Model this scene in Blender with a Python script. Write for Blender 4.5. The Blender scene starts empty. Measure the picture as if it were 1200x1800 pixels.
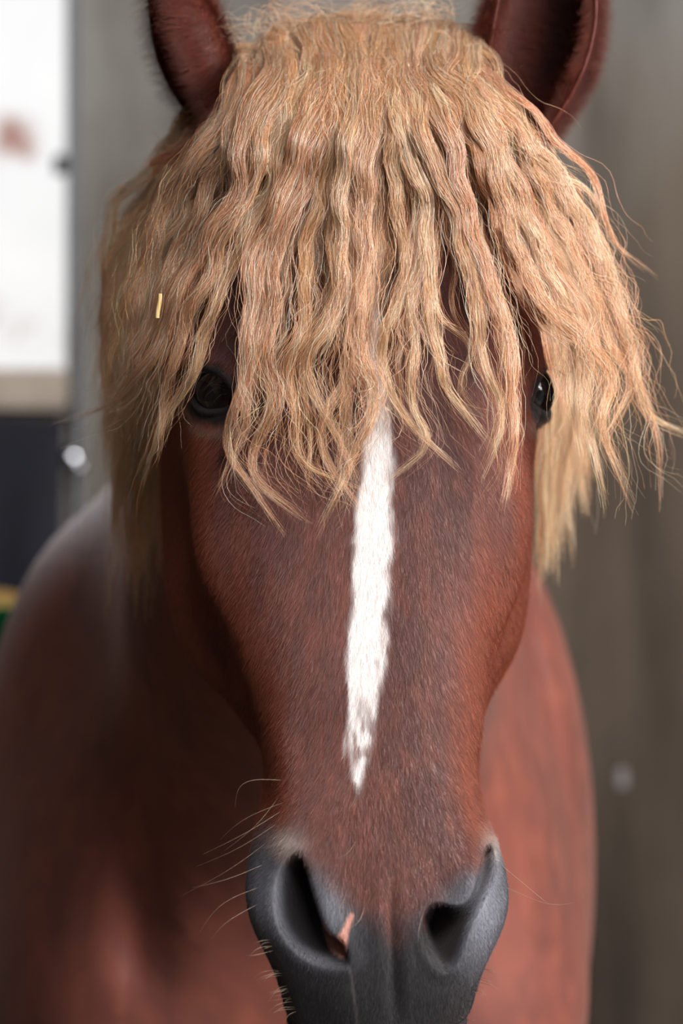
import bpy, bmesh, math, random
import numpy as np
from mathutils import Vector, Matrix

rng = np.random.default_rng(7)
scene = bpy.context.scene
COL = scene.collection

# ------------------------------------------------------------------ camera, light, exposure
CAM_Y, CAM_Z, FPX = -1.55, 1.45, 4295.0      # focal length in pixels of a 1200 x 1800 frame
cam_d = bpy.data.cameras.new('camera'); cam = bpy.data.objects.new('camera', cam_d); COL.objects.link(cam)
cam.location = (0, CAM_Y, CAM_Z); cam.rotation_euler = (math.pi/2, 0, 0)
cam_d.sensor_width = 36; cam_d.sensor_fit = 'AUTO'; cam_d.lens = FPX*36/1800
cam_d.dof.use_dof = True; cam_d.dof.focus_distance = 1.463; cam_d.dof.aperture_fstop = 4.4
cam_d.clip_start = 0.05
scene.camera = cam

world = bpy.data.worlds.new('overcast_sky'); scene.world = world; world.use_nodes = True
bg = world.node_tree.nodes['Background']
bg.inputs[0].default_value = (0.80, 0.88, 1.0, 1); bg.inputs[1].default_value = 0.45

def area(name, loc, target, size, power, col, sy=None):
    l = bpy.data.lights.new(name, 'AREA'); l.energy = power; l.color = col
    l.shape = 'RECTANGLE'; l.size = size; l.size_y = sy or size
    o = bpy.data.objects.new(name, l); COL.objects.link(o); o.location = loc
    o.rotation_euler = (Vector(target)-Vector(loc)).to_track_quat('-Z', 'Y').to_euler()
    return o
sun_d = bpy.data.lights.new('sun', 'SUN'); sun_d.energy = 4.5; sun_d.angle = 0.02; sun_d.color = (1, .96, .9)
sun = bpy.data.objects.new('sun', sun_d); COL.objects.link(sun); sun.location = (2, -4, 6)
sun.rotation_euler = Vector((-0.18, 0.57, -0.80)).to_track_quat('-Z', 'Y').to_euler()
area('doorway_daylight', (2.2, -1.35, 2.6), (0.0, 0.1, 1.45), 1.4, 150, (1.0, .98, .965))
area('entrance_daylight', (0.6, -1.5, 3.05), (0, 0.0, 1.6), 1.4, 62, (.92, .96, 1.0))

area('window_daylight', (-.95, 2.72, 2.25), (-.15, .2, 1.4),   .85, 5, (.95, .97, 1.0))

vs = scene.view_settings
vs.view_transform = 'Standard'; vs.look = 'None'; vs.gamma = 1.0; vs.use_curve_mapping = False
vs.exposure = 0.15

# ------------------------------------------------------------------ helpers
def lin(r, g, b):
    f = lambda c: (c/255/12.92) if c/255 <= .04045 else ((c/255+.055)/1.055)**2.4
    return np.array([f(r), f(g), f(b)])

def P(px, py, y):
    d = np.asarray(y) - CAM_Y
    return np.stack([(np.asarray(px)-600)/FPX*d, np.asarray(y)+0*d, CAM_Z-(np.asarray(py)-900)/FPX*d], -1)

def to_px(V):
    d = V[..., 1]-CAM_Y
    return V[..., 0]/d*FPX+600, 900-(V[..., 2]-CAM_Z)/d*FPX

def sstep(a, b, x):
    t = np.clip((x-a)/(b-a), 0, 1); return t*t*(3-2*t)

def natural_spline(xk, yk, x):
    """cubic spline through keys (xk ascending), yk (n, m)"""
    xk = np.asarray(xk, float); yk = np.asarray(yk, float); n = len(xk); h = np.diff(xk)
    A = np.zeros((n, n)); r = np.zeros_like(yk); A[0, 0] = A[-1, -1] = 1
    for i in range(1, n-1):
        A[i, i-1] = h[i-1]; A[i, i] = 2*(h[i-1]+h[i]); A[i, i+1] = h[i]
        r[i] = 6*((yk[i+1]-yk[i])/h[i]-(yk[i]-yk[i-1])/h[i-1])
    M = np.linalg.solve(A, r)
    i = np.clip(np.searchsorted(xk, x)-1, 0, n-2); hi = h[i]
    a = ((xk[i+1]-x)/hi); b = ((x-xk[i])/hi)
    e = lambda q: q.reshape(q.shape+(1,)*(yk.ndim-1))
    return e(a)*yk[i]+e(b)*yk[i+1]+(e(a**3-a)*M[i]+e(b**3-b)*M[i+1])*e(hi**2)/6

def hash3(ix, iy, iz):
    n = (ix*374761393 + iy*668265263 + iz*2147483647 + 1013904223) & 0xffffffff
    n = ((n ^ (n >> 13))*1274126177) & 0xffffffff
    return ((n ^ (n >> 16)) & 0xffff)/65535.0

def vnoise(p):
    i = np.floor(p).astype(np.int64); f = p-i; f = f*f*(3-2*f); out = 0
    for dx in (0, 1):
        for dy in (0, 1):
            for dz in (0, 1):
                w = (f[:, 0] if dx else 1-f[:, 0])*(f[:, 1] if dy else 1-f[:, 1])*(f[:, 2] if dz else 1-f[:, 2])
                out = out+w*hash3(i[:, 0]+dx, i[:, 1]+dy, i[:, 2]+dz)
    return out

def np_mesh(name, V, F):
    """V (n,3); F (m,k) one polygon size"""
    me = bpy.data.meshes.new(name); V = np.asarray(V, np.float32); F = np.asarray(F, np.int32)
    me.vertices.add(len(V)); me.vertices.foreach_set('co', V.ravel())
    m, k = F.shape
    me.loops.add(m*k); me.loops.foreach_set('vertex_index', F.ravel())
    me.polygons.add(m); me.polygons.foreach_set('loop_start', np.arange(0, m*k, k, dtype=np.int32))
    me.update(calc_edges=True)
    return me

def link(name, me, mat=None, parent=None):
    o = bpy.data.objects.new(name, me); COL.objects.link(o)
    if mat: me.materials.append(mat)
    if parent: o.parent = parent
    return o

def tag(o, label, cat, group=None, kind=None):
    o['label'] = label; o['category'] = cat
    if group: o['group'] = group
    if kind: o['kind'] = kind
    return o

def structure(o):
    o['kind'] = 'structure'; return o

def box_bm(bm, x0, x1, y0, y1, z0, z1, bevel=0):
    r = bmesh.ops.create_cube(bm, size=1)
    for v in r['verts']:
        v.co = (x0+(v.co.x+.5)*(x1-x0), y0+(v.co.y+.5)*(y1-y0), z0+(v.co.z+.5)*(z1-z0))
    if bevel:
        ed = list({e for v in r['verts'] for e in v.link_edges})
        bmesh.ops.bevel(bm, geom=ed, offset=bevel, segments=2, affect='EDGES')

def bm_obj(name, bm, mat, parent=None, smooth=False):
    me = bpy.data.meshes.new(name); bm.to_mesh(me); bm.free()
    if smooth: me.shade_smooth()
    return link(name, me, mat, parent)

def resample(poly, n):
    p = np.asarray(poly, float); k = np.concatenate([[0], np.cumsum(np.hypot(*np.diff(p, axis=0).T))])
    f = natural_spline(k, p, np.linspace(0, k[-1], n*4)); s = np.concatenate([[0], np.cumsum(np.hypot(*np.diff(f, axis=0).T))])
    return np.stack([np.interp(np.linspace(0, s[-1], n), s, f[:, i]) for i in range(2)], -1), k[-1]

class Nodes:
    def __init__(s, name):
        s.m = bpy.data.materials.new(name); s.m.use_nodes = True; s.t = s.m.node_tree
        s.b = s.t.nodes['Principled BSDF']; s.out = s.t.nodes['Material Output']
    def n(s, typ, **kw):
        o = s.t.nodes.new(typ)
        for k, v in kw.items():
            if k in o.inputs: o.inputs[k].default_value = v
            else: setattr(o, k, v)
        return o
    def l(s, a, b): s.t.links.new(a, b)

def simple_mat(name, col, rough=.6, metal=0, spec=.5):
    q = Nodes(name); q.b.inputs['Base Color'].default_value = (*col, 1); q.b.inputs['Roughness'].default_value = rough
    q.b.inputs['Metallic'].default_value = metal; q.b.inputs['Specular IOR Level'].default_value = spec
    return q.m

def ramp(q, fac, stops):
    r = q.n('ShaderNodeValToRGB'); e = r.color_ramp.elements
    while len(e) < len(stops): e.new(.5)
    for el, (p, c) in zip(e, stops): el.position = p; el.color = (*c, 1)
    q.l(fac, r.inputs[0]); return r.outputs[0]

# ------------------------------------------------------------------ materials of the building
def wall_mat():
    q = Nodes('stained_concrete'); tc = q.n('ShaderNodeTexCoord'); ob = tc.outputs['Object']
    n1 = q.n('ShaderNodeTexNoise', Scale=1.6, Detail=6.0, Roughness=.6); q.l(ob, n1.inputs['Vector'])
    mp = q.n('ShaderNodeMapping'); mp.inputs['Scale'].default_value = (7, 1, .8); q.l(ob, mp.inputs['Vector'])
    n2 = q.n('ShaderNodeTexNoise', Scale=1.5, Detail=5.0); q.l(mp.outputs[0], n2.inputs['Vector'])
    n3 = q.n('ShaderNodeTexNoise', Scale=14.0, Detail=6.0); q.l(ob, n3.inputs['Vector'])
    base = ramp(q, n1.outputs['Fac'], [(.3, lin(120, 115, 108)), (.52, lin(146, 142, 136)), (.72, lin(168, 165, 160))])
    streak = ramp(q, n2.outputs['Fac'], [(.36, lin(150, 141, 130)), (.6, (1, 1, 1))])
    # wall colour turns browner and darker towards the lower right, varied by noise
    sx = q.n('ShaderNodeSeparateXYZ'); q.l(ob, sx.inputs[0])
    mr = q.n('ShaderNodeMath', operation='MULTIPLY_ADD'); q.l(sx.outputs['X'], mr.inputs[0]); mr.inputs[1].default_value = .55
    ng = q.n('ShaderNodeMath', operation='MULTIPLY_ADD'); q.l(sx.outputs['Z'], ng.inputs[0]); ng.inputs[1].default_value = -.75; ng.inputs[2].default_value = 1.25
    q.l(ng.outputs[0], mr.inputs[2])
    ad = q.n('ShaderNodeMath', operation='MULTIPLY_ADD'); q.l(n1.outputs['Fac'], ad.inputs[0]); ad.inputs[1].default_value = .9; q.l(mr.outputs[0], ad.inputs[2])
    low_right_tint = ramp(q, ad.outputs[0], [(.25, (1, 1, 1)), (.55, lin(202, 186, 170)), (.9, lin(156, 138, 122))])
    m1 = q.n('ShaderNodeMix', data_type='RGBA', blend_type='MULTIPLY'); m1.inputs[0].default_value = .8
    q.l(base, m1.inputs[6]); q.l(streak, m1.inputs[7])
    m2 = q.n('ShaderNodeMix', data_type='RGBA', blend_type='MULTIPLY'); m2.inputs[0].default_value = 1
    q.l(m1.outputs[2], m2.inputs[6]); q.l(low_right_tint, m2.inputs[7])
    q.l(m2.outputs[2], q.b.inputs['Base Color']); q.b.inputs['Roughness'].default_value = .85
    bp = q.n('ShaderNodeBump', Strength=.4); q.l(n3.outputs['Fac'], bp.inputs['Height']); q.l(bp.outputs[0], q.b.inputs['Normal'])
    return q.m

def whitewash_mat():
    q = Nodes('peeling_whitewash'); tc = q.n('ShaderNodeTexCoord')
    n1 = q.n('ShaderNodeTexNoise', Scale=4.2, Detail=5.0, Roughness=.65); q.l(tc.outputs['Object'], n1.inputs['Vector'])
    ds = q.n('ShaderNodeVectorMath', operation='DISTANCE'); q.l(tc.outputs['Object'], ds.inputs[0]); ds.inputs[1].default_value = tuple(P(22, 235, 4.6))
    mm = q.n('ShaderNodeMapRange'); q.l(ds.outputs['Value'], mm.inputs['Value']); mm.inputs['From Max'].default_value = .10; mm.inputs['To Min'].default_value = .3; mm.inputs['To Max'].default_value = 0
    sb = q.n('ShaderNodeMath', operation='SUBTRACT'); q.l(n1.outputs['Fac'], sb.inputs[0]); q.l(mm.outputs[0], sb.inputs[1])
    c = ramp(q, sb.outputs[0], [(.31, lin(168, 132, 126)), (.37, lin(210, 198, 196)), (.43, lin(236, 238, 242)), (.8, lin(246, 247, 250))])
    q.l(c, q.b.inputs['Base Color']); q.b.inputs['Roughness'].default_value = .9
    return q.m

def noise_mat(name, a, b, scale=6.0, rough=.7, bump=.2):
    q = Nodes(name); tc = q.n('ShaderNodeTexCoord')
    n1 = q.n('ShaderNodeTexNoise', Scale=scale, Detail=6.0); q.l(tc.outputs['Object'], n1.inputs['Vector'])
    q.l(ramp(q, n1.outputs['Fac'], [(.3, a), (.7, b)]), q.b.inputs['Base Color']); q.b.inputs['Roughness'].default_value = rough
    bp = q.n('ShaderNodeBump', Strength=bump); q.l(n1.outputs['Fac'], bp.inputs['Height']); q.l(bp.outputs[0], q.b.inputs['Normal'])
    return q.m

M_wall = wall_mat(); M_white = whitewash_mat()
M_floor = noise_mat('trodden_earth_floor', lin(52, 44, 36), lin(78, 66, 54), 9)
M_boards = noise_mat('old_boards', lin(88, 70, 54), lin(128, 104, 82), 5)
M_sill = noise_mat('dusty_stone_sill', lin(176, 160, 146), lin(206, 192, 178), 8)
M_frame = noise_mat('grey_painted_wood', lin(180, 182, 186), lin(205, 207, 210), 6)
M_pipe = simple_mat('galvanised_pipe', lin(118, 119, 122), .5, .2)
M_iron = simple_mat('dark_iron', lin(66, 62, 60), .5, .4)
M_steel = simple_mat('bright_steel', lin(225, 226, 232), .12, 1.0)
M_navy = noise_mat('navy_canvas', lin(10, 12, 26), lin(16, 18, 36), 30, .75, .3)
M_green = simple_mat('green_plastic', lin(10, 92, 48), .4)
M_feed = noise_mat('yellow_grain', lin(150, 110, 40), lin(190, 150, 70), 60, .8, .8)

# ------------------------------------------------------------------ the building
WY = 2.75                                    # inner face of the far wall
def quad_box(name, mat, *b):
    bm = bmesh.new(); box_bm(bm, *b); return structure(bm_obj(name, bm, mat))
quad_box('floor', M_floor, -2.5, 2.5, -3.2, WY+.2, -.1, 0)
quad_box('ceiling', M_boards, -2.5, 2.5, -3.2, WY+.2, 3.2, 3.3)
M_dark = noise_mat('dark_boards', lin(52, 42, 34), lin(78, 64, 52), 5)  # boards kept dark to cut light bounced off the unseen walls
quad_box('wall_left', M_dark, -1.8, -1.6, -3.2, WY, 0, 3.2)  # unseen wall, set close in to reduce bounce from the left
quad_box('wall_front_blocker', M_dark, -2.7, .5, -3.4, -3.2, 0, 3.2)  # unseen wall added to block sky light from the left
quad_box('wall_right', M_wall, 2.5, 2.7, -.4, WY+.2, 0, 3.2)
WX0, WX1, WZ0, WZ1 = -1.45, -.480, 1.70, 2.75    # window opening in the far wall
bm = bmesh.new()
box_bm(bm, -2.5, WX0, WY, WY+.2, 0, 3.2); box_bm(bm, WX1, 2.5, WY, WY+.2, 0, 3.2)
box_bm(bm, WX0, WX1, WY, WY+.2, 0, WZ0-.07); box_bm(bm, WX0, WX1, WY, WY+.2, WZ1, 3.2)
structure(bm_obj('wall_back', bm, M_wall))
win = structure(bpy.data.objects.new('window_1', None)); COL.objects.link(win); win.location = ((WX0+WX1)/2, WY, WZ0)
def under(o, root):
    o.parent = root; o.matrix_parent_inverse = root.matrix_basis.inverted(); return o
bm = bmesh.new(); box_bm(bm, WX0, WX1, WY-.05, WY+.2, WZ0-.07, WZ0, .008)
under(bm_obj('window_sill', bm, M_sill), win)
bm = bmesh.new()
box_bm(bm, WX1-.016, WX1-.002, WY+.09, WY+.15, WZ0+.001, WZ1-.002, .004); box_bm(bm, WX0+.002, WX0+.035, WY+.09, WY+.15, WZ0+.001, WZ1-.002, .004)
box_bm(bm, WX0+.035, WX1-.016, WY+.09, WY+.15, WZ1-.04, WZ1-.002, .004)
wf = under(bm_obj('window_frame', bm, M_frame), win)
bm = bmesh.new(); box_bm(bm, WX1-.036, WX1-.006, WY+.075, WY+.09, 2.055, 2.09, .004)
h = under(bm_obj('hinge', bm, M_iron), win); h['label'] = 'dark iron hinge'
quad_box('wall_outside', M_white, -2.6, .6, 4.6, 4.8, 0, 4.2)
quad_box('ground', M_floor, -3.5, 3.5, WY+.2, 4.6, -.1, 0)

def tube(name, pts, rad, mat, parent=None, res=10):
    c = bpy.data.curves.new(name, 'CURVE'); c.dimensions = '3D'; c.bevel_depth = rad; c.bevel_resolution = 3; c.use_fill_caps = True
    s = c.splines.new('POLY'); s.points.add(len(pts)-1)
    for p, q in zip(s.points, pts): p.co = (*q, 1)
    o = bpy.data.objects.new(name, c); COL.objects.link(o)
    dg = bpy.context.evaluated_depsgraph_get(); me = bpy.data.meshes.new_from_object(o.evaluated_get(dg))
    bpy.data.objects.remove(o); bpy.data.curves.remove(c); me.name = name
    me.shade_smooth(); me.materials.clear()
    return link(name, me, mat, parent)

tag(tube('conduit_pipe', [(-.472, WY-.012, 3.19), (-.472, WY-.012, 1.83), (-.46, WY-.012, 1.76), (-.455, WY-.012, .01)], .010, M_pipe),
    'thin grey pipe running down the concrete wall beside the bright window', 'pipe')

# navy rug hanging below the sill
nx, nz = 60, 40
gx, gz = np.meshgrid(np.linspace(0, 1, nx), np.linspace(0, 1, nz))
rx = -1.32+gx*.838-.012*gz; rz = 1.60-gz*.78+.01*np.sin(gx*9)
ry = WY-.06-.018*np.sin(gx*34+2*gz)*gz-.012*np.sin(gx*15+1)*gz
V = np.stack([rx, ry, rz], -1).reshape(-1, 3)
idx = np.arange(nx*nz).reshape(nz, nx)
F = np.stack([idx[:-1, :-1], idx[1:, :-1], idx[1:, 1:], idx[:-1, 1:]], -1).reshape(-1, 4)
me = np_mesh('stable_rug', V, F); me.shade_smooth()
rug = link('stable_rug', me, M_navy); so = rug.modifiers.new('thick', 'SOLIDIFY'); so.thickness = .012
tag(rug, 'dark navy rug hanging on the wall below the bright window', 'rug')
rail = tube('rug_rail', [(-1.36, WY-.03, 1.612), (-.476, WY-.03, 1.612)], .009, M_iron)
tag(rail, 'dark iron rail under the window sill carrying the navy rug', 'rail')

# shiny ring on the wall beside the rug
ring = tag(bpy.data.objects.new('tether_ring', None), 'small shiny steel tether ring on the wall right of the navy rug', 'ring'); COL.objects.link(ring)
rp = P(124, 805, WY-.02); ring.location = rp
bm = bmesh.new(); bmesh.ops.create_uvsphere(bm, u_segments=20, v_segments=12, radius=.020); 
for v in bm.verts: v.co.y *= .6
bm_obj('boss', bm, M_steel, ring, True)
a = np.linspace(0, 2*math.pi, 25)
tube('ring', [(.020*math.sin(t), -.014, -.022-.020*math.cos(t)) for t in a], .003, M_steel, ring)

# pale plaster chip scar on the right: a steel stud plate
bp_ = P(1093, 1368, WY-.008)
bm = bmesh.new(); box_bm(bm, bp_[0]-.009, bp_[0]+.009, WY-.010, WY, bp_[2]-.017, bp_[2]+.017, .003)
pl = bm_obj('wall_plate', bm, simple_mat('pale_plate', lin(150, 143, 142), .6)); tag(pl, 'small pale plate fixed low on the brown wall right of the horse', 'plate')

# green feed tub with grain, standing on a crate at the far left
def lathe(name, prof, mat, parent=None, seg=40):
    V = []; 
    for r, z in prof:
        for k in range(seg): V.append((r*math.cos(2*math.pi*k/seg), r*math.sin(2*math.pi*k/seg), z))
    F = [(i*seg+k, i*seg+(k+1) % seg, (i+1)*seg+(k+1) % seg, (i+1)*seg+k) for i in range(len(prof)-1) for k in range(seg)]
    me = np_mesh(name, V, F); me.shade_smooth(); return link(name, me, mat, parent)
TX, TY = -.585, 2.38
tub = tag(bpy.data.objects.new('feed_tub', None), 'green plastic feed tub of yellow grain behind the horse at far left', 'tub'); COL.objects.link(tub)
tub.location = (TX, TY, 1.20)
lathe('tub', [(.0, .0), (.10, 0), (.13, .10), (.138, .10), (.135, .105), (.124, .105), (.10, .012), (0, .012)], M_green, tub)
lathe('grain', [(.123, .097), (.08, .115), (.03, .125), (0, .127)], M_feed, tub)
bm = bmesh.new(); box_bm(bm, TX-.2, TX+.16, TY-.2, TY+.2, 0, 1.2, .01)
cr = bm_obj('feed_bin', bm, simple_mat('black_plastic', lin(16, 15, 15), .5)); tag(cr, 'black feed bin standing under the green tub at far left', 'bin')

# ------------------------------------------------------------------ the horse: head loft
horse = tag(bpy.data.objects.new('horse', None), 'chestnut horse with a wavy flaxen forelock and white blaze facing the camera', 'horse')
COL.objects.link(horse)

LV = [  # image row of the front profile, its depth (cm), half section from the front midline to the throat (cm)
 ( 105,  3.0, [(0,0),(1.8,.3),(3.2,1.2),(4.2,2.5),(4.6,4.5),(4.4,7),(3.6,9.5),(2,11.5),(0,12)]),
 ( 150, -1.0, [(0,0),(2.6,.2),(5,1.2),(6.6,3.2),(7.2,6),(7.2,10),(6.4,14),(4,17),(0,18)]),
 ( 350, -5.0, [(0,0),(3.3,.2),(6.5,1.0),(8.7,3),(9.4,6),(9.4,11),(9,17),(5.5,21),(0,22)]),
 ( 560, -7.0, [(0,0),(4,.2),(7.8,1.0),(10.4,3.0),(11.5,6.2),(11.4,11),(11,18),(7.5,24),(0,25.5)]),
 ( 690, -7.5, [(0,0),(4,.25),(7.7,1.2),(10.1,3.2),(11.3,6.4),(11.4,11),(11.8,18),(8.4,25),(0,27)]),
 ( 800, -8.0, [(0,0),(3.9,.25),(7.4,1.2),(9.6,2.9),(10.7,5.6),(11.2,10),(12.0,17),(8.8,25),(0,27.5)]),
 ( 950, -8.8, [(0,0),(3.6,.2),(6.6,1.0),(8.8,2.6),(10.1,5.2),(9.6,8.5),(11.9,15),(8.6,23),(0,25)]),
 (1100,-10.0, [(0,0),(3.3,.2),(5.8,1.0),(7.6,2.5),(8.6,4.6),(8.4,8.0),(11.4,14),(7.8,20),(0,22)]),
 (1230,-11.2, [(0,0),(3,.2),(5.2,1.0),(6.5,2.5),(7.0,4.8),(6.9,7.4),(9.2,12),(6.2,16.5),(0,17.5)]),
 (1350,-12.3, [(0,0),(2.8,.2),(4.9,1.0),(6.0,2.5),(6.3,4.8),(6.2,7.4),(5.9,10),(4,13.5),(0,14.5)]),
 (1450,-13.5, [(0,0),(2.8,.2),(4.9,1.0),(6.2,2.6),(6.7,5),(6.5,7.4),(5.9,9.6),(4.,12.6),(0,13.4)]),
 (1550,-14.6, [(0,0),(2.8,.25),(5.3,1.0),(7.1,2.6),(7.6,4.8),(7.0,7.2),(6.0,9.2),(4,12),(0,12.8)]),
 (1640,-15.3, [(0,0),(2.8,.25),(5.3,.9),(7.0,2.4),(7.4,4.6),(6.6,7),(5.7,9),(3.8,11.5),(0,12.2)]),
 (1720,-15.3, [(0,0),(2.6,.3),(4.8,1.1),(6.0,2.6),(6.2,4.6),(5.8,6.8),(5.2,8.6),(3.5,10.8),(0,11.5)]),
 (1810,-14.6, [(0,0),(2.4,.4),(4.3,1.3),(5.2,2.8),(5.3,4.6),(5,6.4),(4.6,8),(3.1,9.8),(0,10.4)]),
 (1870,-13.4, [(0,0),(1.9,.4),(3.3,1.2),(4.1,2.6),(4.2,4.2),(4.0,5.8),(3.5,7.2),(2.3,8.5),(0,8.9)]),
 (1912,-11.0, [(0,0),(.7,.1),(1.1,.5),(1.4,1.1),(1.5,1.9),(1.4,2.6),(1.1,3.1),(.7,3.5),(0,3.6)]),
]
HC, YAW = .010, math.radians(6.0)
LPY = np.array([l[0] for l in LV], float); LYF = np.array([l[1] for l in LV])/100
LSEC = np.array([l[2] for l in LV])/100; LSEC[3:10, 1:4, 1] *= np.array([1.7, 1.35, 1.12])                       # (L, 9, 2)
def ridge_y(py): return natural_spline(LPY, LYF, np.clip(py, 105, 1890))

NU, NV = 440, 640
v_py = np.linspace(105, 1912, NV)
yf = natural_spline(LPY, LYF, v_py)
sec = natural_spline(LPY, LSEC.reshape(len(LV), -1), v_py).reshape(NV, 9, 2)
full = np.concatenate([sec, sec[:, 7:0:-1]*np.array([-1, 1])], 1)       # 16 control points, closed
kn = np.arange(-16, 32+1)                                               # periodic by wrapping
uu = np.linspace(0, 16, NU, endpoint=False)
wrap = full[:, kn % 16].transpose(1, 0, 2).reshape(len(kn), -1)
ring_xy = natural_spline(kn.astype(float), wrap, uu).reshape(NU, NV, 2).transpose(1, 0, 2)
X = ring_xy[..., 0]; Y = ring_xy[..., 1]+yf[:, None]
Z = np.repeat((CAM_Z-(v_py-900)/FPX*(yf-CAM_Y))[:, None], NU, 1)
W = np.stack([HC+X*math.cos(YAW)-Y*math.sin(YAW), X*math.sin(YAW)+Y*math.cos(YAW), Z], -1)

def grid_normals(W):
    du = np.roll(W, -1, 1)-np.roll(W, 1, 1); dv = np.gradient(W, axis=0)
    n = np.cross(du, dv); n /= np.linalg.norm(n, axis=-1, keepdims=True)+1e-12
    c = W.mean(1, keepdims=True)
    return n*np.sign(((W-c)*n).sum(-1, keepdims=True).mean())

def poly_sd(px, py, poly):
    """signed distance (px), positive inside the closed polygon"""
    poly = np.asarray(poly, float); d = np.full(px.shape, 1e9); ins = np.zeros(px.shape, bool)
    for (x0, y0), (x1, y1) in zip(poly, np.roll(poly, -1, 0)):
        ex, ey = x1-x0, y1-y0; t = np.clip(((px-x0)*ex+(py-y0)*ey)/(ex*ex+ey*ey+1e-9), 0, 1)
        d = np.minimum(d, np.hypot(px-x0-t*ex, py-y0-t*ey))
        c = ((y0 > py) != (y1 > py)) & (px < (x1-x0)*(py-y0)/(y1-y0+1e-12)+x0); ins ^= c
    return np.where(ins, d, -d)

def smooth_poly(pts, n=64):
    p = np.asarray(pts, float); k = len(p); q = np.concatenate([p, p, p]); 
    return natural_spline(np.arange(3*k).astype(float), q, np.linspace(k, 2*k, n, endpoint=False))

N = grid_normals(W); PX, PY = to_px(W); front = sstep(.25, -.25, N[..., 1])
g = lambda cx, cy, sx, sy: np.exp(-((PX-cx)/sx)**2-((PY-cy)/sy)**2)*front

# large face forms: (centre px, size px, cm outwards)
for cx, cy, sx, sy, a in [
    (395, 1200, 26, 120, -.5), (880, 1190, 22, 110, -.4),      # hollow behind the nasal bone
    (372, 950, 34, 110, .42), (908, 930, 28, 110, .42),          # facial crest
    (505, 1310, 22, 60, .22), (845, 1290, 20, 60, .22),          # end of the nasal bone / muscle
    (470, 1390, 22, 60, -.15), (858, 1370, 16, 50, -.15),
    (420, 600, 55, 50, -.35), (900, 600, 45, 50, -.3),           # hollow above the eye
    (575, 1590, 34, 62, .45), (818, 1545, 26, 50, .42),          # alar folds
    (668, 1500, 70, 90, .1),
    (690, 1640, 9, 70, -.22), (664, 1630, 13, 70, .10), (716, 1630, 13, 70, .10),   # philtrum
    (695, 1740, 14, 60, -.25), (600, 1750, 50, 60, .2), (770, 1750, 50, 60, .2),
    (640, 1015, 70, 240, -.06)]:
    W = W+N*(g(cx, cy, sx, sy)*a/100)[..., None]

NOSTRIL_L = smooth_poly([(530,1503),(504,1514),(486,1555),(486,1610),(506,1655),(545,1688),(592,1700),(612,1688),(600,1655),(578,1640),(560,1600),(546,1550)])
NOSTRIL_R = smooth_poly([(852,1494),(868,1500),(868,1536),(848,1582),(820,1640),(800,1690),(775,1704),(750,1668),(744,1618),(766,1590),(806,1596),(836,1560)])
PX, PY = to_px(W)
for poly, dirx, sf in ((NOSTRIL_L, .35, 38), (NOSTRIL_R, -.35, 24)):
    sd = poly_sd(PX, PY, poly); m = front
    depth = sstep(-5, sf, sd)*.040*m
    rim = np.exp(-((sd+9)/12)**2)*.0008*m
    W = W+depth[..., None]*np.array([dirx*.5, 1.0, .25])+N*rim[..., None]
NSD_L, NSD_R = NOSTRIL_L, NOSTRIL_R

# mouth line on the sides of the muzzle
PX, PY = to_px(W)
ly = 1845-1.45*np.clip((W[..., 1]+.150)*1000, 0, 90)
mg = np.exp(-((PY-ly)/9)**2)*sstep(1660, 1700, PY)*sstep(.06, -.02, W[..., 1]+.0)
W = W-N*(mg*.006)[..., None]

# eyes: sockets and lids wrapped around an eyeball
EYES = []
def socket(W, px, py, medial_down, side, out):
    N = grid_normals(W); PXa, PYa = to_px(W)
    cost = np.hypot(PXa-px, PYa-py)+np.where(N[..., 1] < .3, 0, 1e6)
    i, j = np.unravel_index(cost.argmin(), cost.shape)
    c = W[i, j].copy(); n = np.array([side*.74, -.67, .02]); n /= np.linalg.norm(n); c = c+n*out
    up = np.array([0, 0, 1.0])-n*n[2]; up /= np.linalg.norm(up)
    e1 = np.cross(up, n)*side; e1 *= np.sign(e1[1])            # towards the back of the head
    tilt = medial_down; a1 = e1*math.cos(tilt)+up*math.sin(tilt); a2 = up*math.cos(tilt)-e1*math.sin(tilt)
    R = .0215; cen = c-n*(R-.0035)
    d = W-cen; dist = np.linalg.norm(d, axis=-1); q = W-c
    s = q@a1; t = q@a2; facing = (d@n) > -.2*R
    near = np.exp(-(np.linalg.norm(q, axis=-1)/.030)**2); W = W+n*(out*near)[..., None]; d = W-cen; dist = np.linalg.norm(d, axis=-1); q = W-c; s = q@a1; t = q@a2
    # keep the skin outside the ball
    want = np.maximum(dist, R+.0016); push = (want/np.maximum(dist, 1e-6))
    Wn = np.where((facing & (dist < .05))[..., None], cen+d*push[..., None], W)
    half = .0215; f = np.clip(1-(s/half)**2, 0, None)
    upl, lol = .0115*f**.9, -.0095*f**.9
    inside = np.minimum(upl-t, t-lol); inside = np.where(np.abs(s) < half, inside, -np.hypot(np.abs(s)-half, t))
    inside = np.where(facing & (dist < .05), inside, -1)
    rim = np.exp(-((inside+.0022)/.0024)**2)*.0016+np.exp(-((inside+.0085)/.0035)**2)*.0012*(t > 0)+np.exp(-((inside+.0075)/.003)**2)*.0008*(t < 0)
    dn = (Wn-cen)/np.linalg.norm(Wn-cen, axis=-1, keepdims=True)
    Wn = Wn+dn*(rim*(dist < .05))[..., None]
    m = sstep(-.0004, .0012, inside)
    Wn = Wn*(1-m[..., None])+(cen+dn*(R-.005))*m[..., None]
    EYES.append(dict(c=c, cen=cen, n=n, R=R, a1=a1, a2=a2, half=half, side=side))
    return Wn
W = socket(W, 366, 688, math.radians(22), -1, .001)
W = socket(W, 945, 690, math.radians(22), 1, .005)

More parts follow.
